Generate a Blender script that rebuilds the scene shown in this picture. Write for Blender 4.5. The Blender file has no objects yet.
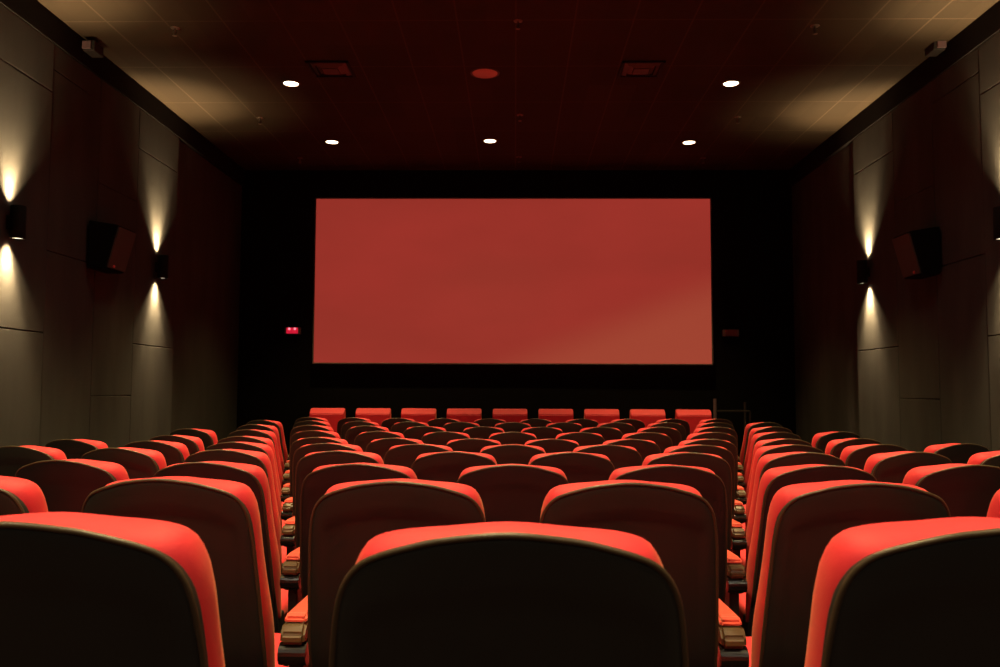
import bpy, bmesh, math, random
from mathutils import Vector, Matrix

random.seed(7)
PI = math.pi
S = bpy.context.scene
COL = S.collection

# ------------------------------------------------------------------ camera
ZC = 1.37                      # eye height
F = 870.0                      # focal length in pixels of a 1000 px wide frame
YAW, PITCH, ROLL = math.radians(0.99), math.radians(3.72), math.radians(0.22)
cam_d = bpy.data.cameras.new('camera')
cam_d.sensor_width = 36.0
cam_d.lens = F * 36.0 / 1000.0
cam_d.clip_start = 0.05
cam_d.clip_end = 100
cam_d.dof.use_dof = True
cam_d.dof.focus_distance = 3.6
cam_d.dof.aperture_fstop = 9.0
cam = bpy.data.objects.new('camera', cam_d)
COL.objects.link(cam)
R = Matrix.Rotation(YAW, 3, 'Z') @ Matrix.Rotation(PI/2 + PITCH, 3, 'X') @ Matrix.Rotation(ROLL, 3, 'Z')
M4 = R.to_4x4(); M4.translation = Vector((0, 0, ZC))
cam.matrix_world = M4
S.camera = cam


def at(px, py, y=None, x=None, z=None):
    """the point seen at a pixel, on the plane of a given y, x or z"""
    d = R @ Vector(((px - 500) / F, -(py - 333.5) / F, -1.0))
    if y is not None: t = y / d.y
    elif x is not None: t = x / d.x
    else: t = (z - ZC) / d.z
    return Vector((0, 0, ZC)) + d * t

# ------------------------------------------------------------------ materials
def nodes_of(m):
    m.use_nodes = True
    return m.node_tree.nodes, m.node_tree.links

def mat(name, col, rough=0.6, metal=0.0, spec=0.5, sheen=0.0, sheen_tint=(1, 1, 1), noise=0.0, nscale=40.0, bump=0.0,
        bscale=200.0, emit=None, estr=0.0, coat=0.0):
    m = bpy.data.materials.new(name)
    N, L = nodes_of(m)
    b = N['Principled BSDF']
    b.inputs['Base Color'].default_value = (*col, 1)
    b.inputs['Roughness'].default_value = rough
    b.inputs['Metallic'].default_value = metal
    b.inputs['Specular IOR Level'].default_value = spec
    b.inputs['Sheen Weight'].default_value = sheen
    b.inputs['Sheen Roughness'].default_value = 0.45
    b.inputs['Sheen Tint'].default_value = (*sheen_tint, 1)
    b.inputs['Coat Weight'].default_value = coat
    b.inputs['Coat Roughness'].default_value = 0.15
    tc = N.new('ShaderNodeTexCoord')
    if noise > 0:
        n = N.new('ShaderNodeTexNoise'); n.inputs['Scale'].default_value = nscale; n.inputs['Detail'].default_value = 4
        L.new(tc.outputs['Object'], n.inputs['Vector'])
        r = N.new('ShaderNodeMapRange')
        r.inputs['To Min'].default_value = 1 - noise; r.inputs['To Max'].default_value = 1 + noise
        L.new(n.outputs['Fac'], r.inputs['Value'])
        mx = N.new('ShaderNodeMix'); mx.data_type = 'RGBA'; mx.blend_type = 'MULTIPLY'
        mx.inputs[0].default_value = 1.0
        mx.inputs[6].default_value = (*col, 1)
        L.new(r.outputs['Result'], mx.inputs[7])
        L.new(mx.outputs[2], b.inputs['Base Color'])
    if bump > 0:
        n2 = N.new('ShaderNodeTexNoise'); n2.inputs['Scale'].default_value = bscale; n2.inputs['Detail'].default_value = 3
        L.new(tc.outputs['Object'], n2.inputs['Vector'])
        bp = N.new('ShaderNodeBump'); bp.inputs['Strength'].default_value = bump; bp.inputs['Distance'].default_value = 0.004
        L.new(n2.outputs['Fac'], bp.inputs['Height'])
        L.new(bp.outputs['Normal'], b.inputs['Normal'])
    if emit:
        b.inputs['Emission Color'].default_value = (*emit, 1)
        b.inputs['Emission Strength'].default_value = estr
    return m

M = {}
M['red'] = mat('red_fabric', (0.70, 0.022, 0.042), 0.65, spec=0.4, sheen=0.15, sheen_tint=(1.0, 0.85, 0.45), noise=0.05, nscale=30, bump=0.10, bscale=260)
M['arm_pad'] = mat('red_leatherette', (0.74, 0.07, 0.05), 0.5, spec=0.45, sheen=0.4, sheen_tint=(1.0, 0.8, 0.5), noise=0.04, nscale=30, bump=0.1)
M['shell'] = mat('dark_shell_plastic', (0.017, 0.019, 0.017), 0.45, spec=0.4, noise=0.12, nscale=14, bump=0.12, bscale=420)
M['rim'] = mat('rim_highlight_brown', (0.060, 0.040, 0.022), 0.4, spec=0.5)  # lighter brown paints the lit highlight along the dark shell's edge
M['gloss'] = mat('black_gloss_plastic', (0.012, 0.009, 0.008), 0.22, spec=0.6, coat=0.3)
M['armwood'] = mat('brown_arm_plastic', (0.10, 0.052, 0.02), 0.4, spec=0.5, noise=0.1)
M['steel'] = mat('dark_powder_steel', (0.03, 0.025, 0.022), 0.5, metal=0.3)
M['sconce'] = mat('black_sconce_metal', (0.008, 0.007, 0.006), 0.8, spec=0.15, bump=0.05)
M['white_trim'] = mat('white_trim', (0.75, 0.73, 0.70), 0.5)
M['speaker_box'] = mat('black_speaker_cabinet', (0.004, 0.004, 0.004), 0.9, spec=0.1, bump=0.2)
M['grille'] = mat('brown_speaker_grille', (0.060, 0.045, 0.035), 0.8, bump=0.6, bscale=500)
M['led'] = mat('red_indicator', (0.5, 0.03, 0.03), 0.4, emit=(1.0, 0.10, 0.08), estr=0.03)
M['black_wall'] = mat('black_wall_cloth', (0.006, 0.005, 0.005), 0.95, spec=0.05, noise=0.2, nscale=6, bump=0.3)
M['cove'] = mat('black_cove', (0.010, 0.008, 0.008), 0.9, spec=0.1, noise=0.1)
M['floor'] = mat('dark_carpet', (0.035, 0.016, 0.014), 0.95, spec=0.1, noise=0.3, nscale=60, bump=0.6, bscale=300)
M['riser'] = M['floor']
M['frame'] = mat('screen_border', (0.10, 0.075, 0.07), 0.7)
M['diffuser_dark'] = mat('diffuser_grey_metal', (0.09, 0.055, 0.05), 0.5, metal=0.2)
M['diffuser_black'] = mat('diffuser_black', (0.006, 0.005, 0.005), 0.8)
M['grey_box'] = mat('grey_box_plastic', (0.02, 0.018, 0.016), 0.6)
M['chrome'] = mat('sprinkler_metal', (0.22, 0.17, 0.14), 0.4, metal=0.6)
M['speaker_disc'] = mat('red_reflection_disc', (0.80, 0.42, 0.38), 0.25, spec=0.6, bump=0.3, bscale=800)  # red reflected light is put into the colour of a white disc
M['lamp_glass'] = mat('downlight_glass', (0.9, 0.8, 0.6), 0.4, emit=(1.0, 0.80, 0.50), estr=6.0)
M['lamp_glow'] = mat('sconce_reflector', (0.9, 0.85, 0.75), 0.4, emit=(1.0, 0.85, 0.62), estr=2.2)
M['exit_red'] = mat('lit_red_sign_face', (0.6, 0.02, 0.06), 0.5, emit=(1.0, 0.015, 0.06), estr=0.55)
M['exit_dot'] = mat('lit_sign_lamp', (0.9, 0.3, 0.4), 0.4, emit=(1.0, 0.28, 0.36), estr=1.1)
M['exit_dim'] = mat('unlit_red_sign_face', (0.16, 0.02, 0.03), 0.5)
M['sign_grey'] = mat('sign_grey_case', (0.16, 0.10, 0.11), 0.5)

# acoustic wall cloth
def wall_mat():
    m = bpy.data.materials.new('acoustic_wall_cloth'); N, L = nodes_of(m)
    b = N['Principled BSDF']; b.inputs['Roughness'].default_value = 0.92; b.inputs['Specular IOR Level'].default_value = 0.1
    tc = N.new('ShaderNodeTexCoord')
    mp = N.new('ShaderNodeMapping'); mp.inputs['Scale'].default_value = (1, 1, 0.25)
    L.new(tc.outputs['Object'], mp.inputs['Vector'])
    n = N.new('ShaderNodeTexNoise'); n.inputs['Scale'].default_value = 3.0; n.inputs['Detail'].default_value = 6
    L.new(mp.outputs['Vector'], n.inputs['Vector'])
    n2 = N.new('ShaderNodeTexNoise'); n2.inputs['Scale'].default_value = 160.0; n2.inputs['Detail'].default_value = 2
    L.new(tc.outputs['Object'], n2.inputs['Vector'])
    r = N.new('ShaderNodeValToRGB')
    r.color_ramp.elements[0].position = 0.3; r.color_ramp.elements[0].color = (0.056, 0.053, 0.049, 1)
    r.color_ramp.elements[1].position = 0.7; r.color_ramp.elements[1].color = (0.080, 0.076, 0.070, 1)
    L.new(n.outputs['Fac'], r.inputs['Fac'])
    mx = N.new('ShaderNodeMix'); mx.data_type = 'RGBA'; mx.blend_type = 'MULTIPLY'; mx.inputs[0].default_value = 0.35
    L.new(r.outputs['Color'], mx.inputs[6]); L.new(n2.outputs['Fac'], mx.inputs[7])
    L.new(mx.outputs[2], b.inputs['Base Color'])
    bp = N.new('ShaderNodeBump'); bp.inputs['Strength'].default_value = 0.4; bp.inputs['Distance'].default_value = 0.004
    L.new(n2.outputs['Fac'], bp.inputs['Height']); L.new(bp.outputs['Normal'], b.inputs['Normal'])
    return m
M['wall'] = wall_mat()

# ceiling tiles: 0.57 m x 1.2 m with thin seams
def ceil_mat():
    m = bpy.data.materials.new('ceiling_tile'); N, L = nodes_of(m)
    b = N['Principled BSDF']; b.inputs['Roughness'].default_value = 0.85; b.inputs['Specular IOR Level'].default_value = 0.15
    tc = N.new('ShaderNodeTexCoord'); sp = N.new('ShaderNodeSeparateXYZ'); L.new(tc.outputs['Object'], sp.inputs['Vector'])
    def mth(op, a, c=None):
        n = N.new('ShaderNodeMath'); n.operation = op
        for i, v in enumerate((a, c)):
            if v is None: continue
            if isinstance(v, (int, float)): n.inputs[i].default_value = v
            else: L.new(v, n.inputs[i])
        return n.outputs[0]
    ux = mth('DIVIDE', sp.outputs['X'], 0.57); uy = mth('DIVIDE', mth('ADD', sp.outputs['Y'], 0.20), 1.2)
    fx = mth('FRACT', mth('ADD', ux, 50.5)); fy = mth('FRACT', mth('ADD', uy, 50.5))
    dx = mth('MULTIPLY', mth('ABSOLUTE', mth('SUBTRACT', fx, 0.5)), 0.57)
    dy = mth('MULTIPLY', mth('ABSOLUTE', mth('SUBTRACT', fy, 0.5)), 1.2)
    seam = mth('LESS_THAN', mth('MINIMUM', dx, dy), 0.009)
    cx = mth('FLOOR', mth('ADD', ux, 50.5)); cy = mth('FLOOR', mth('ADD', uy, 50.5))
    cb = N.new('ShaderNodeCombineXYZ'); L.new(cx, cb.inputs[0]); L.new(cy, cb.inputs[1])
    wn = N.new('ShaderNodeTexWhiteNoise'); L.new(cb.outputs[0], wn.inputs['Vector'])
    r = N.new('ShaderNodeValToRGB')
    r.color_ramp.elements[0].color = (0.036, 0.025, 0.0155, 1); r.color_ramp.elements[1].color = (0.045, 0.031, 0.019, 1)
    L.new(wn.outputs['Value'], r.inputs['Fac'])
    mx = N.new('ShaderNodeMix'); mx.data_type = 'RGBA'; L.new(seam, mx.inputs[0])
    L.new(r.outputs['Color'], mx.inputs[6]); mx.inputs[7].default_value = (0.070, 0.048, 0.031, 1)
    L.new(mx.outputs[2], b.inputs['Base Color'])
    return m
M['ceiling'] = ceil_mat()

# the lit screen picture: plain red with faint pale drifts
def screen_mat():
    m = bpy.data.materials.new('lit_screen'); N, L = nodes_of(m)
    b = N['Principled BSDF']
    b.inputs['Base Color'].default_value = (0.012, 0.012, 0.012, 1); b.inputs['Roughness'].default_value = 1.0; b.inputs['Specular IOR Level'].default_value = 0.0
    tc = N.new('ShaderNodeTexCoord')
    mp = N.new('ShaderNodeMapping'); mp.inputs['Scale'].default_value = (0.35, 1, 0.9)
    L.new(tc.outputs['Object'], mp.inputs['Vector'])
    n = N.new('ShaderNodeTexNoise'); n.inputs['Scale'].default_value = 1.1; n.inputs['Detail'].default_value = 3
    L.new(mp.outputs['Vector'], n.inputs['Vector'])
    r = N.new('ShaderNodeValToRGB')
    r.color_ramp.elements[0].position = 0.35; r.color_ramp.elements[0].color = (0.290, 0.030, 0.020, 1)
    r.color_ramp.elements[1].position = 0.75; r.color_ramp.elements[1].color = (0.340, 0.033, 0.023, 1)
    L.new(n.outputs['Fac'], r.inputs['Fac'])
    # a paler drift rises from the lower right of the picture
    sp = N.new('ShaderNodeSeparateXYZ'); L.new(tc.outputs['Object'], sp.inputs['Vector'])
    m1 = N.new('ShaderNodeMath'); m1.operation = 'MULTIPLY'; L.new(sp.outputs['X'], m1.inputs[0]); m1.inputs[1].default_value = 0.40
    m2 = N.new('ShaderNodeMath'); m2.operation = 'SUBTRACT'; L.new(m1.outputs[0], m2.inputs[0]); L.new(sp.outputs['Z'], m2.inputs[1])
    m3 = N.new('ShaderNodeMapRange'); m3.interpolation_type = 'SMOOTHSTEP'
    L.new(m2.outputs[0], m3.inputs['Value']); m3.inputs['From Min'].default_value = -0.35; m3.inputs['From Max'].default_value = 0.45
    mx = N.new('ShaderNodeMix'); mx.data_type = 'RGBA'
    L.new(m3.outputs['Result'], mx.inputs[0]); L.new(r.outputs['Color'], mx.inputs[6]); mx.inputs[7].default_value = (0.345, 0.055, 0.030, 1)
    L.new(mx.outputs[2], b.inputs['Emission Color'])
    b.inputs['Emission Strength'].default_value = 1.0
    return m
M['screen'] = screen_mat()

# ------------------------------------------------------------------ mesh helpers
def build(name, bm, m, parent=None, smooth=False, loc=None):
    bmesh.ops.recalc_face_normals(bm, faces=bm.faces)
    me = bpy.data.meshes.new(name); bm.to_mesh(me); bm.free()
    me.materials.append(m)
    if smooth:
        for p in me.polygons: p.use_smooth = True
    o = bpy.data.objects.new(name, me); COL.objects.link(o)
    if parent: o.parent = parent
    if loc: o.location = loc
    return o

def thing(name, label, cat, loc=(0, 0, 0), rz=0.0, group=None):
    o = bpy.data.objects.new(name, None); COL.objects.link(o)
    o.empty_display_size = 0.1
    o.location = loc; o.rotation_euler = (0, 0, rz)
    o['label'] = label; o['category'] = cat
    if group: o['group'] = group
    return o

def struct(o):
    o['kind'] = 'structure'; return o

def box(bm, x0, x1, y0, y1, z0, z1, bev=0.0, seg=2):
    t = bmesh.new()
    bmesh.ops.create_cube(t, size=1.0)
    for v in t.verts:
        v.co = Vector(((x0+x1)/2 + v.co.x*(x1-x0), (y0+y1)/2 + v.co.y*(y1-y0), (z0+z1)/2 + v.co.z*(z1-z0)))
    if bev > 0:
        bmesh.ops.bevel(t, geom=list(t.edges), offset=bev, segments=seg, affect='EDGES', profile=0.5)
    merge(bm, t)

def merge(bm, t):
    me = bpy.data.meshes.new('t'); t.to_mesh(me); t.free(); bm.from_mesh(me); bpy.data.meshes.remove(me)

def cyl(bm, c, r, z0, z1, seg=32, r2=None, caps=True, axis='Z'):
    t = bmesh.new()
    bmesh.ops.create_cone(t, cap_ends=caps, segments=seg, radius1=r, radius2=r if r2 is None else r2, depth=z1 - z0)
    if axis == 'Z':
        for v in t.verts: v.co = Vector((c[0] + v.co.x, c[1] + v.co.y, v.co.z + (z0+z1)/2))
    elif axis == 'Y':
        for v in t.verts: v.co = Vector((c[0] + v.co.x, v.co.z + (z0+z1)/2, c[1] + v.co.y))
    else:
        for v in t.verts: v.co = Vector((v.co.z + (z0+z1)/2, c[0] + v.co.x, c[1] + v.co.y))
    merge(bm, t)

def lathe(bm, prof, c=(0, 0, 0), seg=32):
    rings = []
    for r, z in prof:
        rings.append([bm.verts.new((c[0] + r*math.cos(2*PI*k/seg), c[1] + r*math.sin(2*PI*k/seg), c[2] + z)) for k in range(seg)])
    for a, b in zip(rings, rings[1:]):
        for k in range(seg):
            bm.faces.new((a[k], a[(k+1) % seg], b[(k+1) % seg], b[k]))

def prism(bm, pts, a0, a1, axis='X'):
    """closed outline extruded along an axis; pts are (y,z) for X, (x,z) for Y"""
    def P(p, a):
        return (a, p[0], p[1]) if axis == 'X' else (p[0], a, p[1])
    A = [bm.verts.new(P(p, a0)) for p in pts]; B = [bm.verts.new(P(p, a1)) for p in pts]
    bm.faces.new(A); bm.faces.new(list(reversed(B)))
    n = len(pts)
    for i in range(n):
        bm.faces.new((A[i], A[(i+1) % n], B[(i+1) % n], B[i]))

def interp(tab, x):
    if x <= tab[0][0]: return tab[0][1]
    n = len(tab)
    sl = [(tab[i+1][1]-tab[i][1])/(tab[i+1][0]-tab[i][0]) for i in range(n-1)]
    g = [0.0] + [2*sl[i-1]*sl[i]/(sl[i-1]+sl[i]) if sl[i-1]*sl[i] > 0 else 0.0 for i in range(1, n-1)] + [sl[-1]]
    for i in range(n-1):
        a, fa = tab[i]; b, fb = tab[i+1]
        if x <= b:
            h = b-a; t = (x-a)/h
            return (fa*(1+2*t)*(1-t)**2 + g[i]*h*t*(1-t)**2 + fb*t*t*(3-2*t) + g[i+1]*h*t*t*(t-1))
    return tab[-1][1]

def smooth01(t):
    t = max(0.0, min(1.0, t)); return t*t*(3-2*t)

def slab(nu, nv, half_w, zbot, ztop, drop, yb, yf, pe=6.0, pb=None, km=0.5):
    """a closed upright pad. drop(s): how far the top outline falls at |x|/w = s; yb/yf(s,x,z,e): back and front depth; the edge is
    rounded by an exponent pe"""
    bm = bmesh.new()
    back, front = [], []
    for j in range(nv + 1):
        b = -math.cos(PI * j / nv)
        rb, rf = [], []
        for i in range(nu + 1):
            a = -math.cos(PI * i / nu)
            top = ztop - drop(abs(a))
            t = (b + 1) / 2
            z = zbot + (top - zbot) * t
            w = half_w(z)
            x = w * a
            f = max(0.0, 1 - abs(a) ** pe) ** (1 / 2.2) * max(0.0, 1 - abs(b) ** (pb or pe)) ** (1 / 2.2)
            y0, y1 = yb(a, x, z, top), yf(a, x, z, top)
            ym = y0 + (y1 - y0) * km
            rb.append((x, ym + (y0 - ym) * f, z)); rf.append((x, ym + (y1 - ym) * f, z))
        back.append(rb); front.append(rf)
    vb = [[bm.verts.new(p) for p in r] for r in back]
    vf = []
    for j, r in enumerate(front):
        row = []
        for i, p in enumerate(r):
            row.append(vb[j][i] if (i in (0, nu) or j in (0, nv)) else bm.verts.new(p))
        vf.append(row)
    for j in range(nv):
        for i in range(nu):
            bm.faces.new((vb[j][i], vb[j][i+1], vb[j+1][i+1], vb[j+1][i]))
            q = (vf[j][i], vf[j+1][i], vf[j+1][i+1], vf[j][i+1])
            if len(set(q)) >= 3:
                try: bm.faces.new(q)
                except ValueError: pass
    return bm

# ------------------------------------------------------------------ auditorium seat
# local frame: origin on the floor below the top of the back shell, +Y towards the screen
TOPZ = 1.02
REC = math.tan(math.radians(13))
def lean(z):                       # the back leans away from the screen towards its top
    return -(z - TOPZ) * REC
SHELL_DROP = [(0, 0), (0.35, 0.007), (0.6, 0.020), (0.80, 0.036), (0.89, 0.053), (0.955, 0.080), (0.985, 0.115), (1.0, 0.16)]
CUSH_DROP = [(0, 0), (0.4, 0.006), (0.6, 0.009), (0.76, 0.014), (0.86, 0.022), (0.93, 0.040), (0.975, 0.066), (1.0, 0.11)]

def shell_yb(a, x, z, top):
    bulge = -0.030 * (1 - abs(a) ** 2.2)
    # inner field pressed in, arched like the outline
    e1 = (1 - abs(a)) * 0.21; e2 = (top - z)
    e = min(e1 * 1.25, e2 * 0.55)
    groove = 0.0045 * smooth01((e - 0.038) / 0.009)
    lower = 0.020 * smooth01((0.62 - z) / 0.2)
    return 0.004 + bulge + groove + lean(z) + lower
def shell_yf(a, x, z, top):
    return shell_yb(a, x, z, top) + 0.028 + 0.016 * abs(a) ** 4
def cush_yb(a, x, z, top):
    return lean(z) + 0.012
def cush_yf(a, x, z, top):
    lumbar = 0.03 * math.exp(-((z - 0.62) / 0.12) ** 2)
    return lean(z) + 0.138 + 0.010 * (1 - a * a) + lumbar

def seat_mesh_parts():
    P = {}
    hw = lambda z: 0.213 + 0.015 * smooth01((1.0 - z) / 0.42)
    P['back_shell'] = (slab(44, 40, hw, 0.34, TOPZ + 0.008, lambda s: interp(SHELL_DROP, s), shell_yb, shell_yf, pe=30, km=0.22), M['shell'])
    hwc = lambda z: 0.207 + 0.015 * smooth01((1.0 - z) / 0.42)
    P['back_cushion'] = (slab(32, 30, hwc, 0.42, TOPZ + 0.005, lambda s: interp(CUSH_DROP, s), cush_yb, cush_yf, pe=7, pb=12, km=0.6), M['red'])
    # seat pan cushion
    bm = bmesh.new()
    nx, ny = 16, 18
    top, bot = [], []
    for j in range(ny + 1):
        b = -math.cos(PI * j / ny); rt, rb = [], []
        for i in range(nx + 1):
            a = -math.cos(PI * i / nx)
            x = a * 0.203 * (1 - 0.04 * (b > 0) * b)
            y = 0.44 + b * 0.245
            f = max(0, 1 - abs(a) ** 5) ** 0.45 * max(0, 1 - abs(b) ** 6) ** 0.45
            h = 0.055 * f
            rt.append((x, y, 0.425 + h + 0.02 * b)); rb.append((x, y, 0.425 - h + 0.02 * b))
        top.append(rt); bot.append(rb)
    vt = [[bm.verts.new(p) for p in r] for r in top]
    vb = [[vt[j][i] if i in (0, nx) or j in (0, ny) else bm.verts.new(p) for i, p in enumerate(r)] for j, r in enumerate(bot)]
    for j in range(ny):
        for i in range(nx):
            bm.faces.new((vt[j][i], vt[j][i+1], vt[j+1][i+1], vt[j+1][i]))
            try: bm.faces.new((vb[j][i], vb[j+1][i], vb[j+1][i+1], vb[j][i+1]))
            except ValueError: pass
    P['seat_cushion'] = (bm, M['red'])
    # pan under the cushion
    bm = bmesh.new()
    prism(bm, [(0.20, 0.36), (0.24, 0.31), (0.62, 0.33), (0.675, 0.40), (0.67, 0.425), (0.20, 0.405)], -0.20, 0.20)
    bmesh.ops.bevel(bm, geom=list(bm.edges), offset=0.012, segments=3, affect='EDGES')
    P['seat_pan'] = (bm, M['shell'])
    # two hinge arms joining the back to the pan
    return P

ARM_X = 0.278                       # half of the seat pitch
def arm_parts(x):
    parts = arm_parts_0(x)
    for b in parts:
        for v in b.verts: v.co.y += 0.04
    return parts
def arm_parts_0(x):
    """armrest with pad, cup ring and leg standard, centred at x"""
    body = bmesh.new()
    w = 0.031
    prism(body, [(0.078, 0.605), (0.080, 0.632), (0.104, 0.655), (0.50, 0.655), (0.535, 0.635), (0.535, 0.61), (0.50, 0.60)], x - w, x + w)
    bmesh.ops.bevel(body, geom=list(body.edges), offset=0.008, segments=3, affect='EDGES')
    pad = bmesh.new()
    prism(pad, [(0.106, 0.650), (0.110, 0.666), (0.135, 0.674), (0.40, 0.674), (0.425, 0.668), (0.43, 0.650)], x - w + 0.003, x + w - 0.003)
    bmesh.ops.bevel(pad, geom=list(pad.edges), offset=0.006, segments=2, affect='EDGES')
    ring = bmesh.new()
    lathe(ring, [(0.020, 0.655), (0.030, 0.662), (0.037, 0.665), (0.041, 0.662), (0.041, 0.652)], (x, 0.485, 0), 20)
    brk = bmesh.new()
    cyl(brk, (0.105, 0.578), 0.028, x - 0.035, x + 0.035, 20, axis='X')
    box(brk, x - 0.030, x + 0.030, 0.095, 0.46, 0.545, 0.606, 0.01)
    leg = bmesh.new()
    prism(leg, [(0.12, 0.56), (0.15, 0.06), (0.11, 0.0), (0.50, 0.0), (0.46, 0.06), (0.43, 0.56)], x - 0.018, x + 0.018)
    bmesh.ops.bevel(leg, geom=list(leg.edges), offset=0.005, segments=2, affect='EDGES')
    foot = bmesh.new()
    box(foot, x - 0.034, x + 0.034, 0.09, 0.52, 0.0, 0.014, 0.004)
    return body, pad, ring, brk, leg, foot

def shell_rim_highlight():
    """a thin brown tube standing in for the lit highlight round the back shell edge"""
    bm = bmesh.new()
    pts = []
    top0 = TOPZ + 0.008
    hw = lambda z: 0.213 + 0.015 * smooth01((1.0 - z) / 0.42)
    n = 60
    for i in range(n + 1):
        a = -math.cos(PI * i / n)
        z = top0 - interp(SHELL_DROP, abs(a)) - 0.002
        x = hw(z) * a
        pts.append(Vector((x, shell_yb(a, x, z, top0) + 0.005, z)))
    for z in (0.80, 0.74, 0.68, 0.62, 0.56, 0.50):
        for s_ in (-1, 1):
            x = s_ * hw(z); p = Vector((x, shell_yb(1.0, x, z, top0) + 0.005, z))
            if s_ < 0: pts.insert(0, p)
            else: pts.append(p)
    rings = []
    for i, p in enumerate(pts):
        t = (pts[min(i+1, len(pts)-1)] - pts[max(i-1, 0)]).normalized()
        u = t.cross(Vector((0, 1, 0))).normalized(); w = t.cross(u).normalized()
        rr = 0.0045
        rings.append([bm.verts.new(p + (u*math.cos(q*PI/4) + w*math.sin(q*PI/4)) * rr) for q in range(8)])
    for A, B in zip(rings, rings[1:]):
        for q in range(8): bm.faces.new((A[q], A[(q+1) % 8], B[(q+1) % 8], B[q]))
    bm.faces.new(rings[0]); bm.faces.new(rings[-1])
    return bm

def make_seat(extra_left=False):
    root = thing('cinema_chair', '', 'seat')
    for n, (bm, m) in seat_mesh_parts().items():
        build(n, bm, m, root, smooth=n in ('back_shell', 'back_cushion', 'seat_cushion'))
    shell = [c for c in root.children if c.name.startswith('back_shell')][0]
    build('shell_rim_highlight', shell_rim_highlight(), M['rim'], shell, smooth=True)
    for s in (-1, 1):
        bm = bmesh.new(); box(bm, s*0.205 - 0.012, s*0.205 + 0.012, 0.14, 0.28, 0.36, 0.44, 0.008)
        build('hinge', bm, M['steel'], root)
    return root

def add_arm(root, x):
    body, pad, ring, brk, leg, foot = arm_parts(x)
    a = build('armrest', body, M['armwood'], root)
    build('armrest_pad', pad, M['arm_pad'], a)['label'] = 'red padded top'
    build('cup_ring', ring, M['gloss'], a, smooth=True)
    build('hinge_cover', brk, M['gloss'], a)
    l = build('leg', leg, M['steel'], root)
    build('foot_plate', foot, M['steel'], l)

def copy_tree(o, parent=None):
    c = o.copy(); COL.objects.link(c)
    if parent is not None:
        c.parent = parent
    for ch in list(o.children):
        copy_tree(ch, c)
    return c

seat_r = make_seat()
seat_l = copy_tree(seat_r); add_arm(seat_l, -ARM_X)                # armrest on its left
seat_lr = copy_tree(seat_l); add_arm(seat_lr, ARM_X)               # the middle seat of a row has both
add_arm(seat_r, ARM_X)                                             # armrest on its right

# rows: distance, pixel height of the cushion tops at the middle
S_P = 0.556
ROWS = {1: (1.05, 525.5), 2: (2.09, 480.5), 3: (3.12, 464.5), 4: (4.13, 452.0), 5: (5.14, 444.6), 6: (6.12, 438.8), 7: (7.16, 433.2),
        8: (8.19, 427.0), 9: (9.33, 422.3), 10: (10.45, 418.8)}
ROW_Z = {}
for n, (y, py) in ROWS.items():
    ROW_Z[n] = max(0.0, at(515, py, y=y + 0.07).z - TOPZ - 0.004)
ORD = {1: 'nearest', 2: 'second', 3: 'third', 4: 'fourth', 5: 'fifth', 6: 'sixth', 7: 'seventh', 8: 'eighth', 9: 'ninth', 10: 'tenth'}
CNT = {1: 'first', 2: 'second', 3: 'third', 4: 'fourth', 5: 'fifth'}
RARC = 12.0
TWEAK = {(1, 0): (-0.005, 0, 0), (1, -1): (-0.050, 0.007, 0.046), (1, 1): (0.052, 0.008, -0.046), (2, -1.5): (-0.022, 0, 0.03), (2, 1.5): (0.018, 0, -0.03),
         (1, -2): (-0.075, 0, 0.05), (1, 2): (0.075, 0, -0.05), (2, -2.5): (-0.04, 0, 0), (2, 2.5): (0.04, 0, 0), (2, -3.5): (-0.04, 0, 0), (2, 3.5): (0.04, 0, 0)}
seats = []
first = {'r': seat_r, 'l': seat_l, 'lr': seat_lr}
for n in sorted(ROWS):
    yn, _ = ROWS[n]
    ks = [k for k in range(-5, 6)] if n % 2 else [k + 0.5 for k in range(-5, 5)]
    for k in ks:
        X = k * S_P
        # nothing of the seats wholly beside the frame shows
        if abs(X) - 0.45 > (yn + 0.45) * 0.60: continue
        kind = 'lr' if k in (0, -0.5) else ('l' if k < 0 else 'r')
        src = first[kind]
        if src.get('used'):
            o = copy_tree(src)
        else:
            o = src; o['used'] = 1
        Y = yn + RARC - math.sqrt(RARC**2 - X*X)
        dx, dz, dr = TWEAK.get((n, k), (math.copysign(0.015, k) if n > 2 and abs(k) > n / 2 else 0, 0, 0))
        o.location = (X + dx - 0.0022 * Y, Y, ROW_Z[n] + dz)
        o.rotation_euler = (random.uniform(-.003, .003), 0, X / RARC + dr + random.uniform(-.003, .003))
        row = ORD[n]
        if k == 0: pos = 'the seat in the very middle'
        else:
            side = 'left' if k < 0 else 'right'
            c = CNT[int(math.ceil(abs(k)))]
            pos = f'{c} seat {side} of its middle'
        o['label'] = f'red cinema seat with dark shell in {row} row, {pos}' + (' seat' if n % 2 and k else '')
        o['category'] = 'seat'
        o['group'] = 'red cinema seats in curved rows'
        seats.append(o)
for o in seats:
    if 'used' in o: del o['used']

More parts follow.
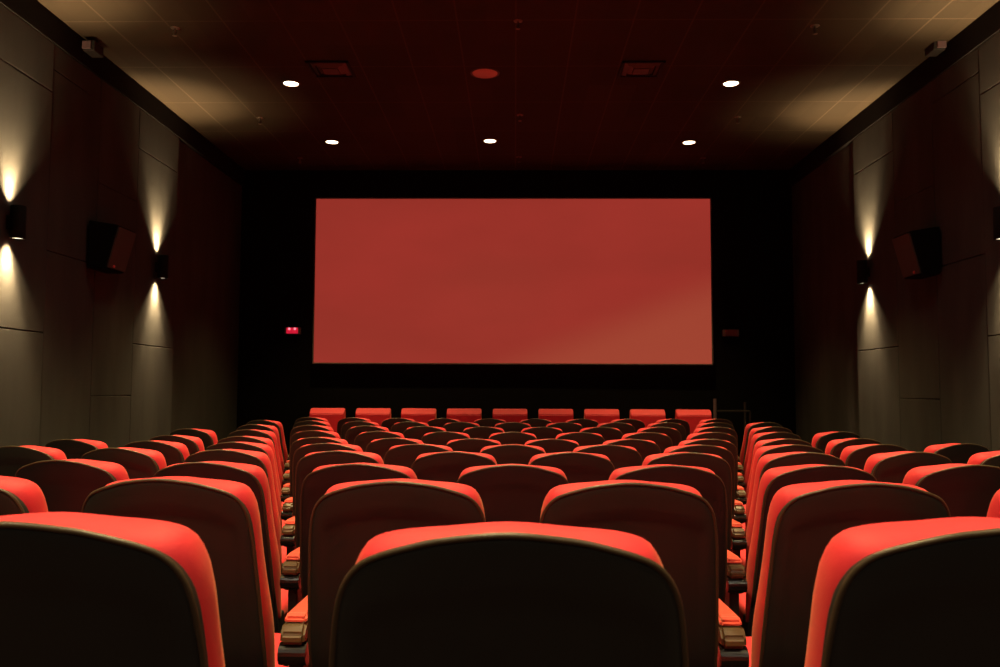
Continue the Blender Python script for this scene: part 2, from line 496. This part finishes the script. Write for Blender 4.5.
# ------------------------------------------------------------------ front row of square-backed recliners
def make_recliner():
    root = thing('recliner_chair', '', 'seat')
    # back: a square upholstered panel whose top edge slopes down towards the viewer
    bm = bmesh.new()
    h = 1.10
    pts = [(0.05, 0.30), (-0.02, h - 0.075), (0.000, h - 0.055), (0.050, h), (0.075, h + 0.004), (0.115, h - 0.01), (0.20, 0.42), (0.18, 0.30)]
    prism(bm, pts, -0.245, 0.245)
    bmesh.ops.bevel(bm, geom=list(bm.edges), offset=0.010, segments=3, affect='EDGES')
    for v in bm.verts:
        v.co.x *= 1.0 - 0.05 * smooth01((v.co.z - 0.8) / 0.3)
    back = build('backrest', bm, M['red'], root)
    bm = bmesh.new()
    box(bm, -0.20, 0.20, 0.10, 0.18, 0.80, 1.04, 0.025, 3)
    build('head_pillow', bm, M['red'], back)
    bm = bmesh.new(); box(bm, -0.24, 0.24, 0.17, 0.72, 0.32, 0.46, 0.03, 3)
    build('seat_cushion', bm, M['red'], root)
    bm = bmesh.new(); box(bm, -0.24, 0.24, 0.70, 0.78, 0.12, 0.44, 0.02, 3)
    build('footrest', bm, M['red'], root)
    bm = bmesh.new(); box(bm, -0.22, 0.22, 0.08, 0.70, 0.0, 0.32, 0.01)
    build('base', bm, M['steel'], root)
    for s in (-1, 1):
        bm = bmesh.new(); box(bm, s*0.278 - 0.030, s*0.278 + 0.030, 0.08, 0.72, 0.0, 0.62, 0.015, 3)
        build('armrest', bm, M['gloss'], root)
    return root
RY = 11.85
rec = make_recliner()
REC_Z = 0.0
rx = [327, 373, 418.5, 464, 510, 556, 602, 648, 694]
recl = []
for i, px in enumerate(rx):
    o = rec if i == 0 else copy_tree(rec)
    p = at(px, 408 + 1.5 * i / 8, y=RY)
    o.location = (p.x, RY, 0.0)
    o.scale = (1, 1, p.z / 1.104)
    c = ['first', 'second', 'third', 'fourth', 'middle', 'fourth', 'third', 'second', 'first'][i]
    if i == 4: t = 'in the middle of the front row below the screen'
    else: t = f'in the front row, {c} from its {"left" if i < 4 else "right"} end'
    o['label'] = f'square-backed red upholstered seat {t}'
    o['category'] = 'seat'; o['group'] = 'square-backed red seats of the front row'
    recl.append(o)

# ------------------------------------------------------------------ room shell
WX = 4.42
CZ = ZC + 3.57
DW = 13.95
BY = -3.4
PANEL_TOP = ZC + 3.30
# stepped floor
bm = bmesh.new()
ys = sorted((ROWS[n][0], ROW_Z[n]) for n in ROWS)
edges = [BY] + [ys[i][0] - 0.22 for i in range(1, 6)] + [ys[6][0] - 0.22, DW + 0.1]
zs = [ROW_Z[n] for n in (1, 2, 3, 4, 5, 6)] + [0.0]
for (a, b, z) in zip(edges, edges[1:], zs):
    box(bm, -WX - 0.1, WX + 0.1, a, b, -0.25, z)
struct(build('floor', bm, M['floor']))
for n in (7, 8, 9, 10): ROW_Z[n] = 0.0
for o in seats:
    if o.location.y > ROWS[7][0] - 0.1 and abs(o.location.z) > 0: pass

bm = bmesh.new(); box(bm, -WX - 0.2, WX + 0.2, BY, DW + 0.2, CZ, CZ + 0.15)
struct(build('ceiling', bm, M['ceiling']))
bm = bmesh.new(); box(bm, -WX - 0.2, WX + 0.2, DW, DW + 0.15, -0.25, CZ)
struct(build('wall_front', bm, M['black_wall']))
bm = bmesh.new(); box(bm, -WX - 0.2, WX + 0.2, BY - 0.15, BY, -0.25, CZ)
struct(build('wall_back', bm, M['black_wall']))

# side walls: cloth panels, each column split by seams, the sconce columns stand 5 cm proud
def side_wall(s, name, off):
    bm = bmesh.new()
    X0 = WX
    def bx(d0, d1, y0, y1, z0, z1, bev=0.006):
        xa, xb = s * d0, s * d1
        box(bm, min(xa, xb), max(xa, xb), y0, y1, z0, z1, bev, 1)
    bx(X0 + 0.05, X0 + 0.20, BY, DW, -0.25, CZ, 0)
    y = 0.77 + off
    cols = []
    while y > BY: y -= 3.1
    y0 = y
    while y0 < 11.1:
        # proud column of 1.2 m, then two recessed of 0.95 m
        cols.append((y0, y0 + 1.2, 0.0, (0.52, 2.82)))
        if y0 + 1.25 < 11.0:
            cols.append((y0 + 1.2, y0 + 2.15, 0.004, (1.3, 3.05)))
            cols.append((y0 + 2.15, y0 + 3.1, 0.0, (-0.08, 2.18)))
        y0 += 3.1
    for (a, b, d, seams) in cols:
        if b < BY: continue
        zz = [-0.25] + [ZC + q for q in seams] + [PANEL_TOP]
        for z0, z1 in zip(zz, zz[1:]):
            bx(X0 - 0.0 + d, X0 + 0.06, a + 0.0015, b - 0.0015, z0 + 0.003, z1 - 0.003)
    last = cols[-1][1]
    bx(X0 + 0.04, X0 + 0.06, last + 0.004, DW, -0.25, PANEL_TOP)
    return struct(build(name, bm, M['wall']))
# proud column must cover y 9.97..11.17 left, 10.10..11.30 right
side_wall(-1, 'wall_left', 9.97 - 0.77 - 3.1*3 + 3.1 - 3.1)
side_wall(1, 'wall_right', 10.10 - 0.77 - 3.1*3 + 3.1 - 3.1)
# black cove under the ceiling along both side walls
for s, nm in ((-1, 'trim_1'), (1, 'trim_2')):
    bm = bmesh.new()
    xa, xb = sorted((s * (WX - 0.006), s * (WX + 0.06)))
    box(bm, xa, xb, BY, DW, PANEL_TOP, CZ, 0.004, 1)
    struct(build(nm, bm, M['cove']))
# grey boxes fixed on the cove
for px, py, s in ((90.5, 49, -1), (938, 48, 1)):
    p = at(px, py, x=s * (WX - 0.06))
    t = thing('cove_box', f'small dim grey box on the {"left" if s < 0 else "right"} cove at the ceiling edge', 'box', (s * (WX - 0.03), p.y, p.z), 0)
    bm = bmesh.new()
    xa, xb = sorted((0.0, -s * 0.12))
    box(bm, xa, xb, -0.10, 0.10, -0.055, 0.055, 0.008)
    build('case', bm, M['grey_box'], t)
    bm = bmesh.new(); box(bm, min(0, -s*0.09), max(0, -s*0.09), -0.12, -0.10, -0.04, 0.04, 0.004)
    build('cover_plate', bm, M['sign_grey'], t)

# ------------------------------------------------------------------ screen
SY = 13.78
tl, tr = at(316.5, 198, y=SY), at(709.5, 199.8, y=SY)
bl, br = at(313.5, 362.5, y=SY), at(712.5, 364, y=SY)
x0, x1 = (tl.x + bl.x)/2, (tr.x + br.x)/2
z1, z0 = (tl.z + tr.z)/2, (bl.z + br.z)/2
scr = thing('cinema_screen', 'large wide red glowing cinema screen on the black end wall', 'screen', ((x0+x1)/2, SY, z0))
w2, hh = (x1-x0)/2, z1-z0
bm = bmesh.new(); box(bm, -w2, w2, 0.0, 0.02, 0, hh)
build('screen_surface', bm, M['screen'], scr)
bm = bmesh.new(); e = 0.022
for a in ((-w2-e, -w2, -e, hh+e), (w2, w2+e, -e, hh+e), (-w2, w2, -e, 0), (-w2, w2, hh, hh+e)):
    box(bm, a[0], a[1], -0.012, 0.03, a[2], a[3], 0.004, 1)
build('screen_frame', bm, M['frame'], scr)
bm = bmesh.new()
for xx in (-w2*0.8, -w2*0.3, w2*0.3, w2*0.8):
    box(bm, xx-0.03, xx+0.03, 0.03, DW - SY, 0.3, hh-0.3)
build('mounting_batten', bm, M['steel'], scr)

# ------------------------------------------------------------------ signs
def sign(px, py, lit):
    y = DW - 0.06
    p = at(px, py, y=y)
    t = thing('wall_sign', ('small glowing red sign box on the black wall left of the screen' if lit else
              'small unlit dark red sign box on the black wall right of the screen'), 'sign', (p.x, y, p.z))
    bm = bmesh.new(); box(bm, -0.125, 0.125, -0.02, 0.06, -0.055, 0.055, 0.006)
    build('case', bm, M['sign_grey'], t)
    bm = bmesh.new(); box(bm, -0.092, 0.092, -0.028, -0.018, -0.045, 0.05, 0.003)
    f = build('sign_face', bm, M['exit_red' if lit else 'exit_dim'], t)
    if lit:
        for sx in (-0.045, 0.045):
            bm = bmesh.new(); cyl(bm, (sx, 0.030), 0.020, -0.036, -0.026, 16, axis='Y')
            build('lamp', bm, M['exit_dot'], f)
sign(292.5, 330.8, True); sign(731, 333, False)

# ------------------------------------------------------------------ low rail by the end wall
p = at(715, 410, y=13.2); q = at(750, 410, y=13.2)
t = thing('guard_rail', 'dark low rail with short posts by the end wall, right of the front row', 'rail', (p.x, 13.2, 0))
L_ = q.x - p.x; hz = p.z
bm = bmesh.new(); box(bm, 0, L_, -0.02, 0.02, hz - 0.03, hz, 0.006); build('top_rail', bm, M['steel'], t)
bm = bmesh.new(); cyl(bm, (0.0, 0.0), 0.024, 0.0, hz + 0.17, 16); build('post', bm, M['sign_grey'], t)
bm = bmesh.new(); cyl(bm, (L_ * 0.86, 0.0), 0.020, 0.0, hz + 0.12, 16); build('post', bm, M['steel'], t)
bm = bmesh.new(); cyl(bm, (L_, 0.0), 0.016, 0.0, hz - 0.02, 12); build('post', bm, M['steel'], t)

# ------------------------------------------------------------------ wall sconces
def spot(parent, loc, direction, power, size, blend, col, rad=0.02, name='sconce_beam'):
    d = bpy.data.lights.new(name, 'SPOT'); d.energy = power; d.spot_size = math.radians(size); d.spot_blend = blend
    d.color = col; d.shadow_soft_size = rad
    o = bpy.data.objects.new(name, d); COL.objects.link(o)
    o.rotation_euler = Vector(direction).to_track_quat('-Z', 'Y').to_euler()
    o.location = loc
    if parent: o.parent = parent
    return o
WARM = (1.0, 0.72, 0.37)
def make_sconce():
    t = thing('wall_sconce', '', 'wall lamp')
    r, h = 0.064, 0.145
    bm = bmesh.new()
    lathe(bm, [(r - 0.007, -h + 0.012), (r - 0.004, -h), (r, -h + 0.003), (r, h - 0.003), (r - 0.004, h), (r - 0.007, h - 0.012)], seg=40)
    build('body', bm, M['sconce'], t, smooth=True)
    for s in (-1, 1):
        bm = bmesh.new(); cyl(bm, (0, 0), r - 0.009, s*(h - 0.014) - 0.002, s*(h - 0.014) + 0.002, 32)
        build('lens', bm, M['lamp_glow'], t)
    bm = bmesh.new(); box(bm, -0.03, 0.03, -0.09, -r + 0.01, -0.06, 0.06, 0.006)
    build('wall_bracket', bm, M['sconce'], t)
    return t
sc0 = make_sconce()
def place_sconce(src, px, py, s, label):
    x = s * (WX - 0.09)
    p = at(px, py, x=x)
    t = src if not src.get('u') else copy_tree(src)
    src['u'] = 1
    t.location = (x, p.y, p.z); t.rotation_euler = (0, 0, PI/2 * s)
    t['label'] = label; t['category'] = 'wall lamp'; t['group'] = 'black up and down wall lamps'
    beams(x, p.y, p.z, s)
    return t
SC_IN, SC_OUT = 130.0, 150.0
def beams(x, y, z, s):
    for d in (-1, 1):
        spot(None, (x + s * 0.034, y, z + d * 0.147), (0, 0, d), SC_IN * 4.2, 62, 1.0, WARM, 0.022)
        spot(None, (x + s * 0.034, y, z + d * 0.147), (s * 0.0, 0, d), SC_OUT * 1.2, 96, 1.0, WARM, 0.022)
place_sconce(sc0, 18, 222.5, -1, 'black cylinder wall lamp on the left wall, the one closer to the viewer')
place_sconce(sc0, 163, 267, -1, 'black cylinder wall lamp on the left wall, the one closer to the screen')
place_sconce(sc0, 862, 272, 1, 'black cylinder wall lamp on the right wall between speaker and screen')
for s in (-1, 1):
    for y in ([7.75] if s > 0 else []) + [4.6, 1.5]:
        t = copy_tree(sc0); x = s * (WX - 0.09)
        t.location = (x, y, ZC + 1.5); t.rotation_euler = (0, 0, PI/2 * s)
        t['label'] = f'black cylinder wall lamp out of view on the {"left" if s < 0 else "right"} wall, {int(round(y))} metres off'
        beams(x, y, ZC + 1.5, s)
for o in list(S.objects):
    if 'u' in o: del o['u']

# ------------------------------------------------------------------ surround speakers
def make_speaker(s, label):
    # local: x towards the room, y towards the screen
    p = at(114 if s < 0 else 914, 246 if s < 0 else 252, x=s * (WX - 0.30))
    t = thing('wall_speaker', label, 'speaker', (s * (WX + 0.0), p.y, p.z), 0)
    k = -s
    bm = bmesh.new()
    prism(bm, [(k * 0.03, 0.27), (k * 0.335, 0.22), (k * 0.22, -0.23), (k * 0.03, -0.23)], 0.0, 0.42, axis='Y')
    bmesh.ops.bevel(bm, geom=list(bm.edges), offset=0.008, segments=2, affect='EDGES')
    c = build('cabinet', bm, M['speaker_box'], t)
    bm = bmesh.new()
    prism(bm, [(k * 0.330, 0.205), (k * 0.348, 0.200), (k * 0.238, -0.215), (k * 0.222, -0.215)], 0.015, 0.405, axis='Y')
    g = build('grille', bm, M['grille'], t)
    g['label'] = 'brown cloth grille'
    bm = bmesh.new()
    lathe(bm, [(0.0, 0.012), (0.012, 0.010), (0.016, 0.0)], (0, 0, 0), 12)
    e_ = build('badge', bm, M['led'], g); e_.location = (k * 0.248, 0.12, -0.195); e_.rotation_euler = (0, k * PI/2, 0)
    bm = bmesh.new(); box(bm, min(0, k*0.05), max(0, k*0.05), 0.12, 0.30, -0.10, 0.12, 0.004)
    build('wall_bracket', bm, M['steel'], t)
make_speaker(-1, 'black wedge speaker with brown grille hung on the left wall')
make_speaker(1, 'black wedge speaker with brown grille hung on the right wall')

# ------------------------------------------------------------------ ceiling fittings
def downlight_parts(t):
    bm = bmesh.new()
    lathe(bm, [(0.080, 0.0), (0.092, -0.012), (0.104, -0.010), (0.108, 0.0)], seg=36)
    build('trim_ring', bm, M['white_trim'] if False else M['diffuser_dark'], t, smooth=True)
    bm = bmesh.new(); cyl(bm, (0, 0), 0.084, -0.010, -0.004, 36)
    build('lens', bm, M['lamp_glass'], t)
dl0 = thing('downlight', '', 'ceiling light'); downlight_parts(dl0)
DL = [((291, 83), 'round lit downlight left of the ceiling, between square vent and left wall'),
      ((731, 83), 'round lit downlight, the brightest and largest, near the right wall'),
      ((332, 141.5), 'round lit downlight above the left top corner of the screen'),
      ((490, 140.5), 'round lit downlight above the middle of the screen'),
      ((689, 142), 'round lit downlight above the right top corner of the screen')]
DOWN = 620.0
def down_beam(x, y, pw=1.0):
    if y < 8: spot(None, (x, y, CZ - 0.03), (0, 0.25, -1), 38 if y > 1 else 110, 118, 0.8, (1.0, 0.82, 0.6), 0.07, 'downlight_added_fill')  # added wide fill, tilted forward to brighten the seat backs
    spot(None, (x, y, CZ - 0.03), (0, 0, -1), DOWN * pw * (0.8 if abs(x) < 1 and y > 1 else 1), 112 if abs(x) < 1 and y > 1 else 76, 0.9, (1.0, 0.76, 0.30), 0.07, 'downlight_beam')
for i, ((px, py), lab) in enumerate(DL):
    p = at(px, py, z=CZ)
    t = dl0 if i == 0 else copy_tree(dl0)
    t.location = (p.x, p.y, CZ); t['label'] = lab; t['group'] = 'lit ceiling downlights'
    down_beam(p.x, p.y, 1.0 if py < 100 else 0.55)
for y in (7.4, 5.2, 2.9, 0.5, -1.9):                # the same grid goes on over and behind the viewer
    for x in (-2.6, -0.35, 2.5):
        t = copy_tree(dl0); t.location = (x, y, CZ)
        t['label'] = 'round lit downlight above the viewer, outside the picture'; t['group'] = 'downlights above the viewer'
        down_beam(x, y, 1.0)

p = at(485, 73, z=CZ)
t = thing('ceiling_speaker', 'round pale disc tinted with red reflection in the middle of the ceiling', 'ceiling speaker', (p.x, p.y, CZ))
bm = bmesh.new(); lathe(bm, [(0.0, -0.030), (0.05, -0.029), (0.10, -0.024), (0.135, -0.014), (0.145, -0.004)], seg=36)
build('cover_disc', bm, M['speaker_disc'], t, smooth=True)
bm = bmesh.new(); lathe(bm, [(0.143, -0.006), (0.155, -0.010), (0.165, -0.006), (0.167, 0.0)], seg=36)
build('trim_ring', bm, M['diffuser_dark'], t, smooth=True)

def vent(px, py, label):
    p = at(px, py, z=CZ)
    t = thing('ceiling_vent', label, 'vent', (p.x, p.y, CZ), group='square ceiling vents')
    a = 0.235
    bm = bmesh.new()
    for (x0_, x1_, y0_, y1_) in ((-a, -a+0.03, -a, a), (a-0.03, a, -a, a), (-a, a, -a, -a+0.03), (-a, a, a-0.03, a)):
        box(bm, x0_, x1_, y0_, y1_, -0.022, 0.0, 0.004, 1)
    build('frame', bm, M['diffuser_black'], t)
    # pyramid louvres: square rings stepping up to a flat middle plate
    for (r0, r1, z_0, z_1) in ((0.195, 0.150, -0.004, -0.030), (0.140, 0.095, -0.008, -0.034)):
        bm = bmesh.new()
        def ring(r, z): return [bm.verts.new((sx*r, sy*r, z)) for sx, sy in ((-1,-1),(1,-1),(1,1),(-1,1))]
        A, B = ring(r0, z_0), ring(r1, z_1)
        C_, D_ = ring(r1, z_1 + 0.004), ring(r0, z_0 + 0.004)
        for P_, Q_ in ((A, B), (B, C_), (C_, D_), (D_, A)):
            for k in range(4): bm.faces.new((P_[k], P_[(k+1) % 4], Q_[(k+1) % 4], Q_[k]))
        build('louvre', bm, M['diffuser_dark'], t)
    bm = bmesh.new(); box(bm, -0.085, 0.085, -0.085, 0.085, -0.040, -0.030, 0.003, 1)
    build('centre_plate', bm, M['diffuser_dark'], t)
vent(331, 68.5, 'square dark ceiling vent in the left half of the ceiling')
vent(641, 68.5, 'square dark ceiling vent in the right half of the ceiling')

def sprinkler():
    t = thing('sprinkler_head', '', 'sprinkler')
    bm = bmesh.new(); lathe(bm, [(0.0, -0.004), (0.030, -0.008), (0.042, -0.004), (0.044, 0.0)], seg=20); build('escutcheon', bm, M['chrome'], t, smooth=True)
    bm = bmesh.new(); cyl(bm, (0, 0), 0.010, -0.075, 0.03, 10); box(bm, -0.018, -0.014, -0.004, 0.004, -0.07, -0.03); box(bm, 0.014, 0.018, -0.004, 0.004, -0.07, -0.03)
    build('nozzle', bm, M['chrome'], t)
    bm = bmesh.new(); cyl(bm, (0, 0), 0.022, -0.080, -0.075, 16); build('deflector', bm, M['chrome'], t)
    return t
sp0 = sprinkler()
SP = [((175, 28), 'over the left seats, first along the ceiling'), ((518, 21), 'above the middle, first along the ceiling'),
      ((815, 26), 'over the right seats, first along the ceiling'), ((260, 118), 'second along the ceiling on the left'),
      ((520, 115), 'second along the ceiling in the middle'), ((738, 117), 'second along the ceiling on the right'),
      ((300, 158), 'closest to the screen on the left'), ((519, 157), 'closest to the screen in the middle'),
      ((703, 158), 'closest to the screen on the right')]
for i, ((px, py), lab) in enumerate(SP):
    p = at(px, py, z=CZ); t = sp0 if i == 0 else copy_tree(sp0)
    t.location = (p.x, p.y, CZ); t['label'] = 'small metal sprinkler head ' + lab; t['group'] = 'sprinkler heads under the ceiling'

# ------------------------------------------------------------------ world and view
w = bpy.data.worlds.new('world'); S.world = w; w.use_nodes = True
w.node_tree.nodes['Background'].inputs[0].default_value = (0, 0, 0, 1)
w.node_tree.nodes['Background'].inputs[1].default_value = 0.0
S.view_settings.view_transform = 'Standard'
S.view_settings.look = 'None'
S.view_settings.exposure = 0.0
S.view_settings.gamma = 1.0
S.view_settings.use_curve_mapping = False
S.cycles.max_bounces = 8
S.cycles.use_denoising = True
